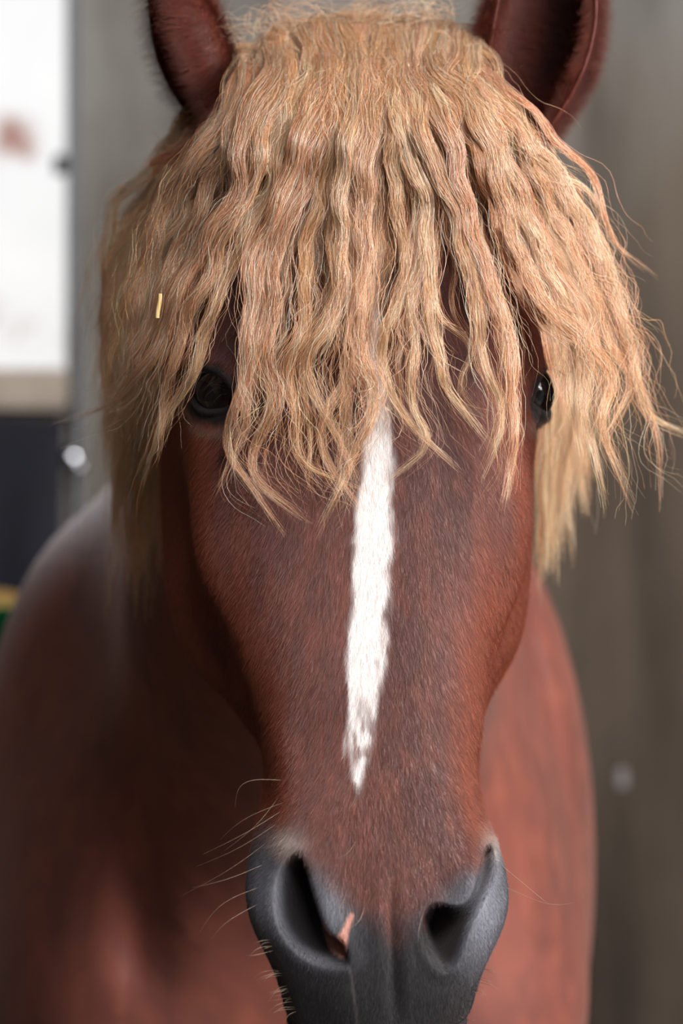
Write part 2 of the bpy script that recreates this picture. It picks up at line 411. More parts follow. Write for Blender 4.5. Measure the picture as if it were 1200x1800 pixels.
top = W[0].mean(0)+np.array([0, 0, .004]); bot = W[-1].mean(0)+np.array([0, 0, -.003])
V = np.concatenate([W.reshape(-1, 3), [top], [bot]])
idx = np.arange(NU*NV).reshape(NV, NU); nx_ = np.roll(idx, -1, 1)
quads = np.stack([idx[:-1], idx[1:], nx_[1:], nx_[:-1]], -1).reshape(-1, 4)
tris = np.concatenate([quads[:, [0, 1, 2]], quads[:, [0, 2, 3]],
    np.stack([np.full(NU, NU*NV), idx[0], nx_[0]], -1), np.stack([np.full(NU, NU*NV+1), nx_[-1], idx[-1]], -1)])
def orient(V, F):
    a, b, c = V[F[:, 0]], V[F[:, 1]], V[F[:, 2]]
    return F if (np.einsum('ij,ij->i', a, np.cross(b, c)).sum() > 0) else F[:, ::-1]
head = link('head', np_mesh('head', V, orient(V, tris)))

# ------------------------------------------------------------------ ears: cupped leaves with real thickness
def ear(name, axis_pts, widths, open_dir, thick=.004, n=64, m=44, curl=2.3):
    """axis_pts: base to tip; widths: half width along it; open_dir: where the hollow faces"""
    ap = np.asarray(axis_pts, float); t = np.linspace(0, 1, len(ap)); tt = np.linspace(0, 1, n)
    A = natural_spline(t, ap, tt); Wd = np.maximum(natural_spline(t, np.asarray(widths, float)[:, None], tt)[:, 0], .001)
    T = np.gradient(A, axis=0); T /= np.linalg.norm(T, axis=1, keepdims=True)
    o = np.asarray(open_dir, float); O = o-T*(T@o)[:, None]; O /= np.linalg.norm(O, axis=1, keepdims=True)
    S = np.cross(T, O)
    cl = curl*(1-.25*tt)                                   # half angle of the C
    a = np.linspace(-1, 1, m)
    V = []
    for i in range(n):
        ang = a*cl[i]; r = Wd[i]; dp = r*.85
        outer = A[i]+np.outer(np.sin(ang)*r/np.sin(min(cl[i], 1.57)), S[i])+np.outer(-np.cos(ang)*dp+.0*dp, O[i])
        th = thick*(1-.6*np.abs(a)**3)*min(1, Wd[i]/.012)
        inn = np.clip(1-th/max(r, 1e-4), .15, 1)
        inner = A[i]+np.outer(np.sin(ang)*r*inn/np.sin(min(cl[i], 1.57)), S[i])+np.outer(-np.cos(ang)*dp*inn, O[i])
        V += [outer, inner[::-1]]
    V = np.concatenate(V); k = 2*m
    idx = np.arange(n*k).reshape(n, k); nx2 = np.roll(idx, -1, 1)
    q = np.stack([idx[:-1], nx2[:-1], nx2[1:], idx[1:]], -1).reshape(-1, 4)
    tr = np.concatenate([q[:, [0, 1, 2]], q[:, [0, 2, 3]]])
    caps = []
    for row, flip in ((idx[0], False), (idx[-1], True)):
        for j in range(m-1):
            qa = (row[j], row[j+1], row[k-2-j], row[k-1-j])
            qa = qa if not flip else qa[::-1]
            caps += [(qa[0], qa[2], qa[1]), (qa[0], qa[3], qa[2])]
    tr = np.concatenate([tr, np.array(caps)])
    return link(name, np_mesh(name, V, orient(V-V.mean(0), tr)))
earL = ear('ear_left', [P(428,300,.080), P(396,225,.084), P(352,145,.080), P(315,60,.078), P(290,-20,.078), P(270,-110,.08), P(262,-170,.082)],
           [.016, .022, .029, .031, .0235, .013, .002], (-.80, -.25, .1))
earR = ear('ear_right', [P(842,300,.080), P(892,215,.083), P(925,130,.078), P(945,60,.076), P(962,-20,.076), P(980,-120,.080), P(990,-200,.086)],
           [.018, .028, .036, .038, .034, .020, .002], (.22, -.95, .05))

# ------------------------------------------------------------------ neck, trunk and legs as one blended volume
AX = math.radians(5); BO = np.array([-.035, .50])
def B(al, lat, z):
    a = np.array([-math.sin(AX), math.cos(AX)]); l = np.array([math.cos(AX), math.sin(AX)])
    p = BO+a*al+l*lat; return np.array([p[0], p[1], z])
def body_mesh(h=.016):
    lo = np.array([-.85, -.10, -.02]); hi = np.array([.55, 2.55, 1.85]); n = np.ceil((hi-lo)/h).astype(int)
    gx, gy, gz = [lo[i]+h*np.arange(n[i]) for i in range(3)]
    G = np.stack(np.meshgrid(gx, gy, gz, indexing='ij'), -1)
    f = np.full(n, 1e3)
    def add(d, k):
        nonlocal f
        hh = np.maximum(k-np.abs(f-d), 0)/k; f = np.minimum(f, d)-hh*hh*k/4
    def cap(a, b, ra, rb, k=.07):
        a = np.asarray(a); b = np.asarray(b); ab = b-a
        t = np.clip(((G-a)@ab)/(ab@ab), 0, 1)
        add(np.linalg.norm(G-a-t[..., None]*ab, axis=-1)-(ra+(rb-ra)*t), k)
    def ell(al, lat, z, r, k=.10):
        c = B(al, lat, z); q = G-c
        a = np.array([-math.sin(AX), math.cos(AX), 0]); l = np.array([math.cos(AX), math.sin(AX), 0])
        u = np.stack([(q@l)/r[0], (q@a)/r[1], q[..., 2]/r[2]], -1); L = np.linalg.norm(u, axis=-1)
        add((L-1)*min(r), k)
    ell(.78, 0, 1.05, (.30, .75, .33)); ell(.26, .012, 1.16, (.256, .31, .385))
    ell(1.30, 0, 1.12, (.30, .36, .29)); ell(.50, 0, 1.34, (.13, .36, .14))
    for s in (-1, 1):
        ell(.06, s*.115, 1.02, (.135, .14, .20), .06)
        ell(.30, s*.19, 1.12, (.10, .22, .30), .06)
        chain = [(B(.22, s*.16, .92), .115), (B(.20, s*.15, .55), .062), (B(.20, s*.15, .48), .060), (B(.20, s*.15, .20), .038), (B(.17, s*.15, .13), .046), (B(.14, s*.15, .06), .055), (B(.13, s*.15, .02), .066)]
        for (a, ra), (b, rb) in zip(chain, chain[1:]): cap(a, b, ra, rb, .04)
        chain = [(B(1.30, s*.17, 1.05), .17), (B(1.18, s*.17, .80), .11), (B(1.42, s*.16, .55), .062), (B(1.42, s*.16, .48), .055), (B(1.38, s*.16, .20), .040), (B(1.35, s*.16, .13), .047), (B(1.31, s*.16, .06), .056), (B(1.30, s*.16, .02), .066)]
        for (a, ra), (b, rb) in zip(chain, chain[1:]): cap(a, b, ra, rb, .04)
    for a, ra, b, rb in [((.010, .13, 1.60), .085, (-.035, .42, 1.60), .085), ((-.035, .42, 1.60), .085, B(.42, 0, 1.44), .10),
                         ((.012, .12, 1.45), .090, (-.02, .33, 1.38), .120), ((-.02, .33, 1.38), .12, B(.12, 0, 1.15), .19),
                         ((.010, .15, 1.54), .095, B(.2, 0, 1.33), .155)]:
        cap(a, b, ra, rb, .09)
    import openvdb as vdb
    grid = vdb.FloatGrid(background=float(h*3)); grid.copyFromArray(np.clip(f, -h*3, h*3).astype(np.float32))
    pts, q = grid.convertToQuads(isovalue=0.0)
    pts = pts*h+lo; q = np.asarray(q, np.int64)
    t = np.concatenate([q[:, [0, 1, 2]], q[:, [0, 2, 3]]])
    return pts, orient(pts, t)
bv, bf = body_mesh()
bx, by = to_px(bv)
def groove(path, sig, depth):
    global bv
    q = resample(path, 60)[0]; d = np.min(np.hypot(bx[:, None]-q[None, :, 0], by[:, None]-q[None, :, 1]), 1)
    bv = bv+np.array([0, 1.0, 0])*(np.exp(-(d/sig)**2)*depth*(bv[:, 1] < .95))[:, None]
groove([(925,1120),(962,1260),(998,1400),(1012,1580)], 28, .026)
groove([(330,1150),(262,1320),(236,1500),(250,1700)], 46, .016)
trunk = link('trunk', np_mesh('trunk', bv, bf))

def union(objs, solver):
    base = objs[0]
    for o in objs[1:]:
        m = base.modifiers.new('u', 'BOOLEAN'); m.operation = 'UNION'; m.object = o; m.solver = solver
    dg = bpy.context.evaluated_depsgraph_get(); me = bpy.data.meshes.new_from_object(base.evaluated_get(dg))
    nf = len(me.polygons)
    return me, nf
nf0 = len(head.data.polygons)
me, nf = union([head, earL, earR, trunk], 'MANIFOLD')
print('UNION', nf0, nf)
for o in (head, earL, earR, trunk): bpy.data.objects.remove(o)
me.name = 'body'; me.shade_smooth(); me.materials.clear()
body = link('body', me, None, horse)

# ------------------------------------------------------------------ coat colour and lie of the hair, from position
nv = len(me.vertices); V = np.empty(nv*3, np.float32); me.vertices.foreach_get('co', V); V = V.reshape(-1, 3).astype(float)
NN = np.empty(nv*3, np.float32); me.vertex_normals.foreach_get('vector', NN); NN = NN.reshape(-1, 3).astype(float)
px, py = to_px(V); fr = sstep(.35, -.15, NN[:, 1])
is_head = (V[:, 1] < .18) & (V[:, 2] > 1.02); is_ear = (py < 260) & (np.abs(px-640) > 180) & (V[:, 1] > .03) & (V[:, 1] < .14)
n_big = .6*vnoise(V*16)+.4*vnoise(V*np.array([60, 60, 30])); n_mid = vnoise(V*np.array([160, 160, 45])); n_fine = vnoise(V*np.array([700, 700, 130]))
chest = lin(112, 62, 51); deep = lin(72, 41, 37); warm = lin(138, 76, 54)
mixc = lambda a, b, t: a*(1-t[:, None])+b*t[:, None]
Cc = mixc(np.tile(chest, (nv, 1)), deep, sstep(.25, .8, n_big)*.5)
Cc = mixc(Cc, warm, sstep(.45, .8, n_mid)*.35)
Cc *= (.86+.28*n_fine)[:, None]
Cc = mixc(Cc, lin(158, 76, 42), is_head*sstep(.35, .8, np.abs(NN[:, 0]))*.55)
# side-facing head tint above: partly lighter chestnut coat, partly warm edge light painted in
BLx = np.interp(py, [540, 640, 750, 850, 950, 1050, 1150, 1250, 1330, 1380], [655, 660, 660, 660, 655, 650, 643, 638, 629, 626])
BLw = np.interp(py, [520, 620, 700, 760, 850, 980, 1080, 1180, 1250, 1320, 1375, 1390], [8, 12, 16, 24, 28, 33, 30, 28, 24, 17, 6, 0])
jag = (vnoise(np.stack([px/11, py/40, 0*px], -1))-.5)*14+(vnoise(np.stack([px/5, py/22, 0*px+5], -1))-.5)*9
bl = sstep(9, -7, np.abs(px-BLx)-BLw-jag)*fr*(V[:, 1] < .05)*(py > 500)*(py < 1395)
bl *= 1-.75*sstep(1180, 1300, py)*sstep(.35, .7, vnoise(np.stack([px/7, py/22, 0*px+9], -1)))
# grey muzzle
mzn = (vnoise(V*60)-.5)*50
top_edge = np.interp(px, [430, 470, 520, 560, 600, 640, 690, 740, 790, 840, 870, 900], [1440, 1450, 1480, 1525, 1570, 1610, 1630, 1605, 1560, 1510, 1460, 1440])
mz = sstep(-40, 55, py-top_edge+mzn)*(V[:, 1] < .02)*is_head
grey = lin(78, 77, 82); dark = lin(36, 34, 36)
gcol = mixc(np.tile(grey, (nv, 1)), dark, np.clip(np.exp(-((px-690)/85)**2)+.3*sstep(.4, .7, n_big)+.6*sstep(1680, 1740, py), 0, 1)*sstep(1560, 1640, py))
gcol *= (.85+.3*n_fine)[:, None]
wing = np.exp(-((px-852-(1620-py)*.12)/36)**2-((py-1610)/85)**2)+.7*np.exp(-((px-462)/22)**2-((py-1590)/70)**2)+.6*np.exp(-((px-590)/22)**2-((py-1590)/40)**2)
gcol = mixc(gcol, lin(124, 124, 132), np.clip(wing, 0, 1)*.85)
Cc = mixc(Cc, gcol, mz)
pale = np.exp(-((px-505)/30)**2-((py-1478)/26)**2)+np.exp(-((px-872)/24)**2-((py-1475)/32)**2)
Cc = mixc(Cc, lin(188, 176, 166), np.clip(pale, 0, 1)*fr*is_head*.6)
sdl = poly_sd(px, py, NSD_L); sdr = poly_sd(px, py, NSD_R); sdn = np.maximum(sdl, sdr)
inn = np.maximum(sstep(4, 26, sdl), sstep(1, 14, sdr))*mz; Cc = mixc(Cc, lin(34, 30, 32), inn)
pink = sstep(-3, 3, poly_sd(px, py, smooth_poly([(566,1622),(582,1642),(600,1636),(614,1606),(622,1610),(612,1640),(606,1680),(592,1678),(576,1660)])))*fr*mz
Cc = mixc(Cc, lin(206, 150, 134), pink)
pl2 = np.exp(-((px-np.interp(py, [1690, 1720, 1750, 1800], [611, 618, 622, 628]))/2.4)**2)*sstep(1690, 1700, py)*fr*mz
Cc = mixc(Cc, lin(150, 140, 138), pl2*.25)
Cc = mixc(Cc, lin(240, 233, 229), bl)
Cc = mixc(Cc, lin(52, 18, 20), np.exp(-((px-392)/7)**2-((py-802)/10)**2)*is_head*fr)     # small scab below the eye
Cc = np.where((V[:, 1] > .3)[:, None], Cc*np.array([1.25, 1.22, 1.25]), Cc)  # trunk coat colour raised to stand in for light on the chest
eye_zone = np.zeros(nv)
for e in EYES:
    q = V-e['c']; s = (q@e['a1'])/.0245; t = (q@e['a2']); t = np.where(t > 0, t/.0145, t/.017); r = np.hypot(s, t)*(np.linalg.norm(q, axis=1) < .06)+(np.linalg.norm(q, axis=1) >= .06)*9
    k = sstep(1.42, 1.0, r+(n_mid-.5)*.25); Cc = mixc(Cc, lin(20, 18, 20), k)
    low = np.exp(-((r-1.42)/.16)**2)*((q@e['a2']) < -.008); Cc = mixc(Cc, lin(150, 128, 112), low*.5*(r < 8))
    eye_zone = np.maximum(eye_zone, k)
ear_in = is_ear*0.0
Cc = mixc(Cc, lin(98, 40, 27), is_ear*.8)
ein = is_ear*sstep(15, 45, poly_sd(px, py, smooth_poly([(905,-200),(915,-20),(900,120),(925,190),(965,185),(1015,120),(1040,20),(1035,-200)])))*sstep(.1, -.3, NN[:, 1])
Cc = mixc(Cc, lin(48, 28, 26), ein*.85)
def put(name, typ, arr):
    a = me.attributes.new(name, typ, 'POINT'); a.data.foreach_set({'FLOAT_COLOR': 'color', 'FLOAT_VECTOR': 'vector', 'FLOAT': 'value'}[typ], np.asarray(arr, np.float32).ravel())
put('coat', 'FLOAT_COLOR', np.concatenate([Cc, np.maximum(mz, eye_zone)[:, None]], 1))
# direction the hair lies: down the face, fanning out from a whorl between the eyes
lie = np.stack([(px-655)/700, np.full(nv, .25), np.full(nv, -1.0)], 1)
lie[:, 0] += (vnoise(V*70)-.5)*.24
ear_l = is_ear & True
lie[ear_l] = np.stack([np.sign(px[ear_l]-640)*.6, np.full(ear_l.sum(), -.1), np.full(ear_l.sum(), -.25)], 1)
lie -= NN*(lie*NN).sum(1, keepdims=True); lie /= np.linalg.norm(lie, axis=1, keepdims=True)+1e-9
lift = np.where(is_ear, .8, .26)[:, None]
comb = lie+NN*lift; comb /= np.linalg.norm(comb, axis=1, keepdims=True)
flen = np.where(is_ear, .013, .0056)*(1-.55*mz)*(1-.45*bl*0)
flen = flen*(1-.7*eye_zone)
dens = (is_head | is_ear)*(1-eye_zone*.8)*(1-inn)*sstep(.6, .3, NN[:, 1])
dens *= np.where((py < 480) & ~is_ear, .25, 1.0)
put('comb', 'FLOAT_VECTOR', comb); put('fur_len', 'FLOAT', flen); put('fur_density', 'FLOAT', dens)

def coat_mat(name, fur):
    q = Nodes(name); at = q.n('ShaderNodeAttribute', attribute_name='coat')
    rg = q.n('ShaderNodeMapRange'); q.l(at.outputs['Alpha'], rg.inputs['Value']); rg.inputs['To Min'].default_value = .5; rg.inputs['To Max'].default_value = .75
    if fur:
        rr = q.n('ShaderNodeAttribute', attribute_name='shade')
        mu = q.n('ShaderNodeVectorMath', operation='SCALE'); q.l(at.outputs['Color'], mu.inputs[0]); q.l(rr.outputs['Fac'], mu.inputs['Scale'])
        q.l(mu.outputs[0], q.b.inputs['Base Color']); q.b.inputs['Specular IOR Level'].default_value = .7; rg.inputs['To Min'].default_value = .42
    else:
        q.l(at.outputs['Color'], q.b.inputs['Base Color'])
        tc = q.n('ShaderNodeTexCoord'); mp = q.n('ShaderNodeMapping'); mp.inputs['Scale'].default_value = (500, 500, 90); q.l(tc.outputs['Object'], mp.inputs['Vector'])
        n1 = q.n('ShaderNodeTexNoise', Scale=1.0, Detail=3.0); q.l(mp.outputs[0], n1.inputs['Vector'])
        bp = q.n('ShaderNodeBump', Strength=.25, Distance=.002); q.l(n1.outputs['Fac'], bp.inputs['Height']); q.l(bp.outputs[0], q.b.inputs['Normal'])
        q.b.inputs['Specular IOR Level'].default_value = .38; q.b.inputs['Sheen Weight'].default_value = .16; q.b.inputs['Sheen Tint'].default_value = (1, .72, .64, 1)
    q.l(rg.outputs[0], q.b.inputs['Roughness'])
    return q.m
M_skin = coat_mat('chestnut_coat', False); M_fur = coat_mat('chestnut_fur', True)
me.materials.append(M_skin)

def fur_nodes(density):
    ng = bpy.data.node_groups.new('short_fur', 'GeometryNodeTree')
    ng.interface.new_socket('Geometry', in_out='INPUT', socket_type='NodeSocketGeometry'); ng.interface.new_socket('Geometry', in_out='OUTPUT', socket_type='NodeSocketGeometry')
    nn = ng.nodes.new; L = ng.links.new
    gi, go = nn('NodeGroupInput'), nn('NodeGroupOutput')
    def attr(name, typ):
        a = nn('GeometryNodeInputNamedAttribute'); a.data_type = typ; a.inputs['Name'].default_value = name; return a.outputs['Attribute']
    dp = nn('GeometryNodeDistributePointsOnFaces'); L(gi.outputs[0], dp.inputs['Mesh'])
    ml = nn('ShaderNodeMath'); ml.operation = 'MULTIPLY'; L(attr('fur_density', 'FLOAT'), ml.inputs[0]); ml.inputs[1].default_value = density
    L(ml.outputs[0], dp.inputs['Density'])
    ln = nn('GeometryNodeCurvePrimitiveLine'); ln.inputs['End'].default_value = (0, 0, 1)
    rs = nn('GeometryNodeResampleCurve'); L(ln.outputs[0], rs.inputs['Curve']); rs.inputs['Count'].default_value = 2
    al = nn('FunctionNodeAlignRotationToVector'); al.axis = 'Z'
    rv = nn('FunctionNodeRandomValue'); rv.data_type = 'FLOAT_VECTOR'; rv.inputs[0].default_value = (-.28,)*3; rv.inputs[1].default_value = (.28,)*3
    ad = nn('ShaderNodeVectorMath'); ad.operation = 'ADD'; L(attr('comb', 'FLOAT_VECTOR'), ad.inputs[0]); L(rv.outputs[0], ad.inputs[1]); L(ad.outputs[0], al.inputs['Vector'])
    r2 = nn('FunctionNodeRandomValue'); r2.data_type = 'FLOAT'; r2.inputs[2].default_value = .6; r2.inputs[3].default_value = 1.25
    m2 = nn('ShaderNodeMath'); m2.operation = 'MULTIPLY'; L(attr('fur_len', 'FLOAT'), m2.inputs[0]); L(r2.outputs[1], m2.inputs[1])
    st = nn('GeometryNodeStoreNamedAttribute'); st.data_type = 'FLOAT'; st.domain = 'POINT'; st.inputs['Name'].default_value = 'shade'
    r3 = nn('FunctionNodeRandomValue'); r3.data_type = 'FLOAT'; r3.inputs[2].default_value = .72; r3.inputs[3].default_value = 1.38; r3.inputs['Seed'].default_value = 3
    L(dp.outputs['Points'], st.inputs['Geometry']); L(r3.outputs[1], st.inputs['Value'])
    ip = nn('GeometryNodeInstanceOnPoints'); L(st.outputs[0], ip.inputs['Points']); L(rs.outputs[0], ip.inputs['Instance']); L(al.outputs[0], ip.inputs['Rotation']); L(m2.outputs[0], ip.inputs['Scale'])
    re = nn('GeometryNodeRealizeInstances'); L(ip.outputs[0], re.inputs[0])
    sp = nn('GeometryNodeSplineParameter'); mr = nn('ShaderNodeMapRange'); L(sp.outputs['Factor'], mr.inputs['Value']); mr.inputs['To Min'].default_value = .00008; mr.inputs['To Max'].default_value = .00002
    cc = nn('GeometryNodeCurvePrimitiveCircle'); cc.inputs['Resolution'].default_value = 3; cc.inputs['Radius'].default_value = 1.0
    sr = nn('GeometryNodeSetCurveRadius'); L(re.outputs[0], sr.inputs['Curve']); L(mr.outputs[0], sr.inputs['Radius'])
    cm = nn('GeometryNodeCurveToMesh'); L(sr.outputs[0], cm.inputs['Curve']); L(cc.outputs[0], cm.inputs['Profile Curve'])
    if 'Scale' in cm.inputs: L(mr.outputs[0], cm.inputs['Scale'])
    sm = nn('GeometryNodeSetMaterial'); L(cm.outputs[0], sm.inputs['Geometry']); sm.inputs['Material'].default_value = M_fur
    jn = nn('GeometryNodeJoinGeometry'); L(sm.outputs[0], jn.inputs[0]); L(gi.outputs[0], jn.inputs[0]); L(jn.outputs[0], go.inputs[0])
    return ng
mod = body.modifiers.new('fur', 'NODES'); mod.node_group = fur_nodes(1.7e6)

# ------------------------------------------------------------------ eyes
q = Nodes('dark_eye'); q.b.inputs['Base Color'].default_value = (*lin(12, 7, 6), 1); q.b.inputs['Roughness'].default_value = .06; q.b.inputs['Coat Weight'].default_value = .6
M_eye = q.m
M_pupil = simple_mat('pupil', lin(5, 5, 7), .05)
for e in EYES:
    bm = bmesh.new(); bmesh.ops.create_uvsphere(bm, u_segments=48, v_segments=32, radius=e['R'])
    o = bm_obj('eye', bm, M_eye, horse, True); o.location = e['cen']; e['obj'] = o
    bm = bmesh.new(); bmesh.ops.create_uvsphere(bm, u_segments=32, v_segments=16, radius=.009)
    M = Matrix(((*e['a1'], 0), (*e['a2'], 0), (*e['n'], 0), (0, 0, 0, 1))).to_3x3().transposed()
    for v in bm.verts:
        q_ = Vector((v.co.x*1.2, v.co.y*.65, e['R'])).normalized()*(e['R']+.00015*(1 if v.co.z >= 0 else -1)); v.co = M @ q_
    bm_obj('pupil', bm, M_pupil, o, True)

# ------------------------------------------------------------------ long hair as fine tubes
def hair_mesh(name, pts, rad, col, mat, parent):
    """pts (S,n,3), rad (S,n), col (S,n,3)"""
    S, n, _ = pts.shape
    T = np.gradient(pts, axis=1); T /= np.linalg.norm(T, axis=-1, keepdims=True)+1e-12
    ref = np.array([.31, -.93, .2]); U = np.cross(T, ref); U /= np.linalg.norm(U, axis=-1, keepdims=True)+1e-12; Wv = np.cross(T, U)
    ang = np.array([0, 2*math.pi/3, 4*math.pi/3])
    V = pts[:, :, None]+rad[:, :, None, None]*(np.cos(ang)[:, None]*U[:, :, None]+np.sin(ang)[:, None]*Wv[:, :, None])
    base = (np.arange(S)*n*3)[:, None, None]+(np.arange(n-1)*3)[None, :, None]
    k = np.arange(3)[None, None]; k2 = (k+1) % 3
    F = np.stack([base+k, base+k2, base+k2+3, base+k+3], -1).reshape(-1, 4)
    me = np_mesh(name, V.reshape(-1, 3), F); me.shade_smooth()
    C = np.repeat(np.concatenate([col, np.ones((S, n, 1))], -1)[:, :, None], 3, 2)
    a = me.attributes.new('hair_col', 'FLOAT_COLOR', 'POINT'); a.data.foreach_set('color', C.astype(np.float32).ravel())
    return link(name, me, mat, parent)

def hair_mat(name, rough=.32):
    q = Nodes(name); at = q.n('ShaderNodeAttribute', attribute_name='hair_col')
    q.l(at.outputs['Color'], q.b.inputs['Base Color']); q.b.inputs['Roughness'].default_value = rough; q.b.inputs['Specular IOR Level'].default_value = .8
    tr = q.n('ShaderNodeBsdfTranslucent'); q.l(at.outputs['Color'], tr.inputs['Color'])
    mx = q.n('ShaderNodeMixShader'); mx.inputs[0].default_value = .2
    q.l(q.b.outputs[0], mx.inputs[1]); q.l(tr.outputs[0], mx.inputs[2]); q.l(mx.outputs[0], q.out.inputs['Surface'])
    return q.m
M_hair = hair_mat('flaxen_hair')

def hair_depth(px, py, off):
    """a curtain of hair lying off-cm in front of the forehead and falling back beyond its sides"""
    y0 = ridge_y(np.clip(py, 60, 1000)); X = np.abs((px-652)*1.48/FPX)
    return y0+.009*(X/.078)**3.0*sstep(0, .3, X+.3)-off+.0009*np.clip(115-py, 0, 120)

HERO = {  # image path of each lock, root to tip: (points, lift cm, half width px, strands)
 'A': ([(540,70),(480,120),(440,190),(418,250),(420,300),(410,350),(380,392),(358,428),(325,487),(300,545),(278,610),(235,665),(200,706),(154,727)],2.4,12,120),
 'B': ([(560,90),(500,150),(470,210),(455,275),(445,332),(405,390),(386,425),(380,465),(355,510),(330,550),(318,600),(300,650),(290,690),(283,745)],2.2,12,110),
 'C': ([(580,100),(520,170),(490,240),(480,310),(455,370),(430,420),(405,470),(385,520),(365,570),(350,630),(320,690),(290,735),(272,780)],1.9,12,110),
 'D': ([(450,110),(405,180),(370,240),(320,310),(285,380),(255,450),(240,530),(232,600),(250,660)],1.6,15,110),
 'E': ([(440,130),(390,220),(340,280),(300,340),(265,420),(235,500),(205,570),(190,640)],1.4,15,110),
 'F': ([(470,120),(430,200),(395,270),(365,330),(335,400),(300,470),(270,540),(245,610),(215,660)],1.8,14,110),
 'G': ([(600,55),(570,120),(545,190),(515,270),(500,325),(472,390),(442,437),(434,478),(438,540),(428,600),(430,660),(412,713),(400,754),(402,798),(432,842),(455,874)],2.3,13,130),
 'G2': ([(605,60),(580,130),(555,200),(530,270),(512,330),(485,395),(462,440),(455,480),(455,545),(443,600),(440,665),(432,720),(432,755),(415,790),(405,812)],2.1,13,120),
 'I': ([(610,60),(590,130),(572,200),(550,280),(530,340),(500,400),(484,440),(480,500),(478,555),(465,610),(470,665),(480,710),(462,754),(446,789),(443,827),(461,856),(481,871)],1.9,13,130),
 'J': ([(625,60),(605,140),(590,220),(572,300),(555,370),(540,430),(535,490),(538,550),(530,594),(511,632),(510,672),(522,713),(523,769),(532,807),(560,827),(589,839)],1.9,12,120),
 'K': ([(635,60),(625,150),(612,230),(600,310),(598,380),(600,450),(598,510),(585,550),(566,588),(538,628),(542,668),(560,710),(588,760),(610,806)],2.3,12,120),
 'K2': ([(632,70),(620,160),(607,240),(592,320),(585,390),(588,460),(590,520),(575,560),(555,598),(532,640),(537,696),(545,740),(545,798)],2.0,11,110),
 'L': ([(645,60),(640,140),(632,220),(620,300),(615,380),(618,460),(618,540),(615,600),(607,665),(577,713),(561,748),(563,783),(583,825),(598,846)],1.6,11,110),
 'M': ([(655,60),(655,150),(648,230),(640,310),(640,390),(638,460),(632,520),(628,580),(634,625),(645,655),(658,690),(650,740),(628,783),(604,842),(590,872)],2.1,13,130),
 'N': ([(650,70),(650,160),(640,250),(630,330),(625,400),(630,470),(628,530),(620,590),(618,650),(610,700),(603,750),(600,790)],1.7,12,110),
 'O': ([(648,70),(660,160),(662,250),(655,330),(660,400),(655,470),(640,540),(625,600),(612,650),(612,700),(615,755)],1.5,11,80),
 'P': ([(668,70),(680,150),(690,230),(690,300),(700,370),(710,440),(708,510),(680,572),(670,625),(687,690),(716,739),(760,783)],1.8,10,100),
 'Q': ([(670,75),(690,160),(705,240),(710,310),(720,390),(722,460),(715,530),(703,600),(699,645),(705,704)],1.4,7,60),
 'R': ([(672,75),(698,160),(718,240),(725,310),(735,390),(735,460),(722,530),(723,573),(731,611),(725,660),(734,733),(751,762),(742,795),(722,812)],1.7,8,80),
 'S': ([(672,80),(690,150),(702,210),(710,260),(728,295),(746,340),(752,390),(752,450),(757,515),(760,573),(775,631),(783,675),(807,710),(839,750)],2.2,12,120),
 'T': ([(675,80),(710,150),(735,220),(752,290),(765,350),(768,410),(765,470),(768,530),(780,562),(815,590),(830,617),(812,663),(815,692),(838,718)],1.5,8,80),
 'U': ([(680,85),(715,150),(740,220),(760,285),(790,340),(808,400),(822,470),(838,540),(843,600),(858,660),(877,704),(882,748),(870,785)],2.1,12,120),
 'V': ([(690,85),(735,140),(770,190),(795,250),(810,320),(830,400),(850,460),(872,520),(890,580),(903,630),(900,680),(906,748),(897,830)],2.2,13,130),
 'W': ([(700,80),(750,130),(795,185),(830,250),(855,320),(875,390),(895,450),(920,515),(950,560),(962,625),(978,675),(985,695)],2.0,10,100),
 'X': ([(710,75),(765,115),(815,165),(845,220),(870,290),(880,340),(895,390),(905,430),(932,485),(962,540),(1013,582),(1054,625),(1077,663),(1066,704),(1057,748),(1072,792),(1086,825)],2.3,13,130),
 'Y': ([(720,75),(780,120),(835,175),(870,235),(895,310),(925,380),(950,440),(985,510),(1012,560),(1022,600),(1026,650),(1022,704),(1040,777),(1050,822)],2.0,12,120),
 'Z': ([(730,75),(800,115),(860,165),(910,220),(950,270),(985,310),(1012,355),(1043,410),(1067,467),(1083,517),(1098,573),(1112,620),(1124,690),(1145,733),(1170,746)],1.8,12,110),
 'AA': ([(735,75),(805,115),(865,170),(915,230),(955,290),(990,340),(1020,400),(1050,460),(1075,520),(1095,580),(1120,660),(1145,730),(1157,770),(1160,818)],1.6,7,50),
 'AB': ([(760,75),(830,110),(890,150),(930,190),(958,222),(1010,277),(1043,312),(1057,360),(1070,400),(1093,440),(1117,460)],2.0,6,50),
 'AC': ([(750,80),(820,125),(880,190),(925,260),(963,310),(1003,317),(1037,340),(1053,373),(1047,402)],2.0,6,40),
 'AE': ([(740,80),(810,130),(870,190),(920,260),(960,340),(1000,420),(1030,490),(1060,560),(1080,620),(1108,665),(1103,695),(1080,738)],1.7,13,110),
 'AF': ([(730,85),(790,140),(845,200),(890,280),(930,360),(960,440),(990,500),(1030,560),(1050,620),(1060,690)],1.9,13,110),
 'AG': ([(715,90),(765,150),(810,220),(850,290),(880,360),(910,430),(940,500),(985,560),(1005,620),(1000,680),(1008,740)],1.7,12,110),
}
n_pts = 44
CX = [400, 430, 480, 540, 640, 740, 815, 840, 900]; CY = [150, 100, 58, 36, 27, 36, 50, 85, 150]
PAL = np.array([lin(212,162,118), lin(224,178,132), lin(202,142,102), lin(230,194,148), lin(240,216,180), lin(184,122,86), lin(222,170,140), lin(220,174,112)])
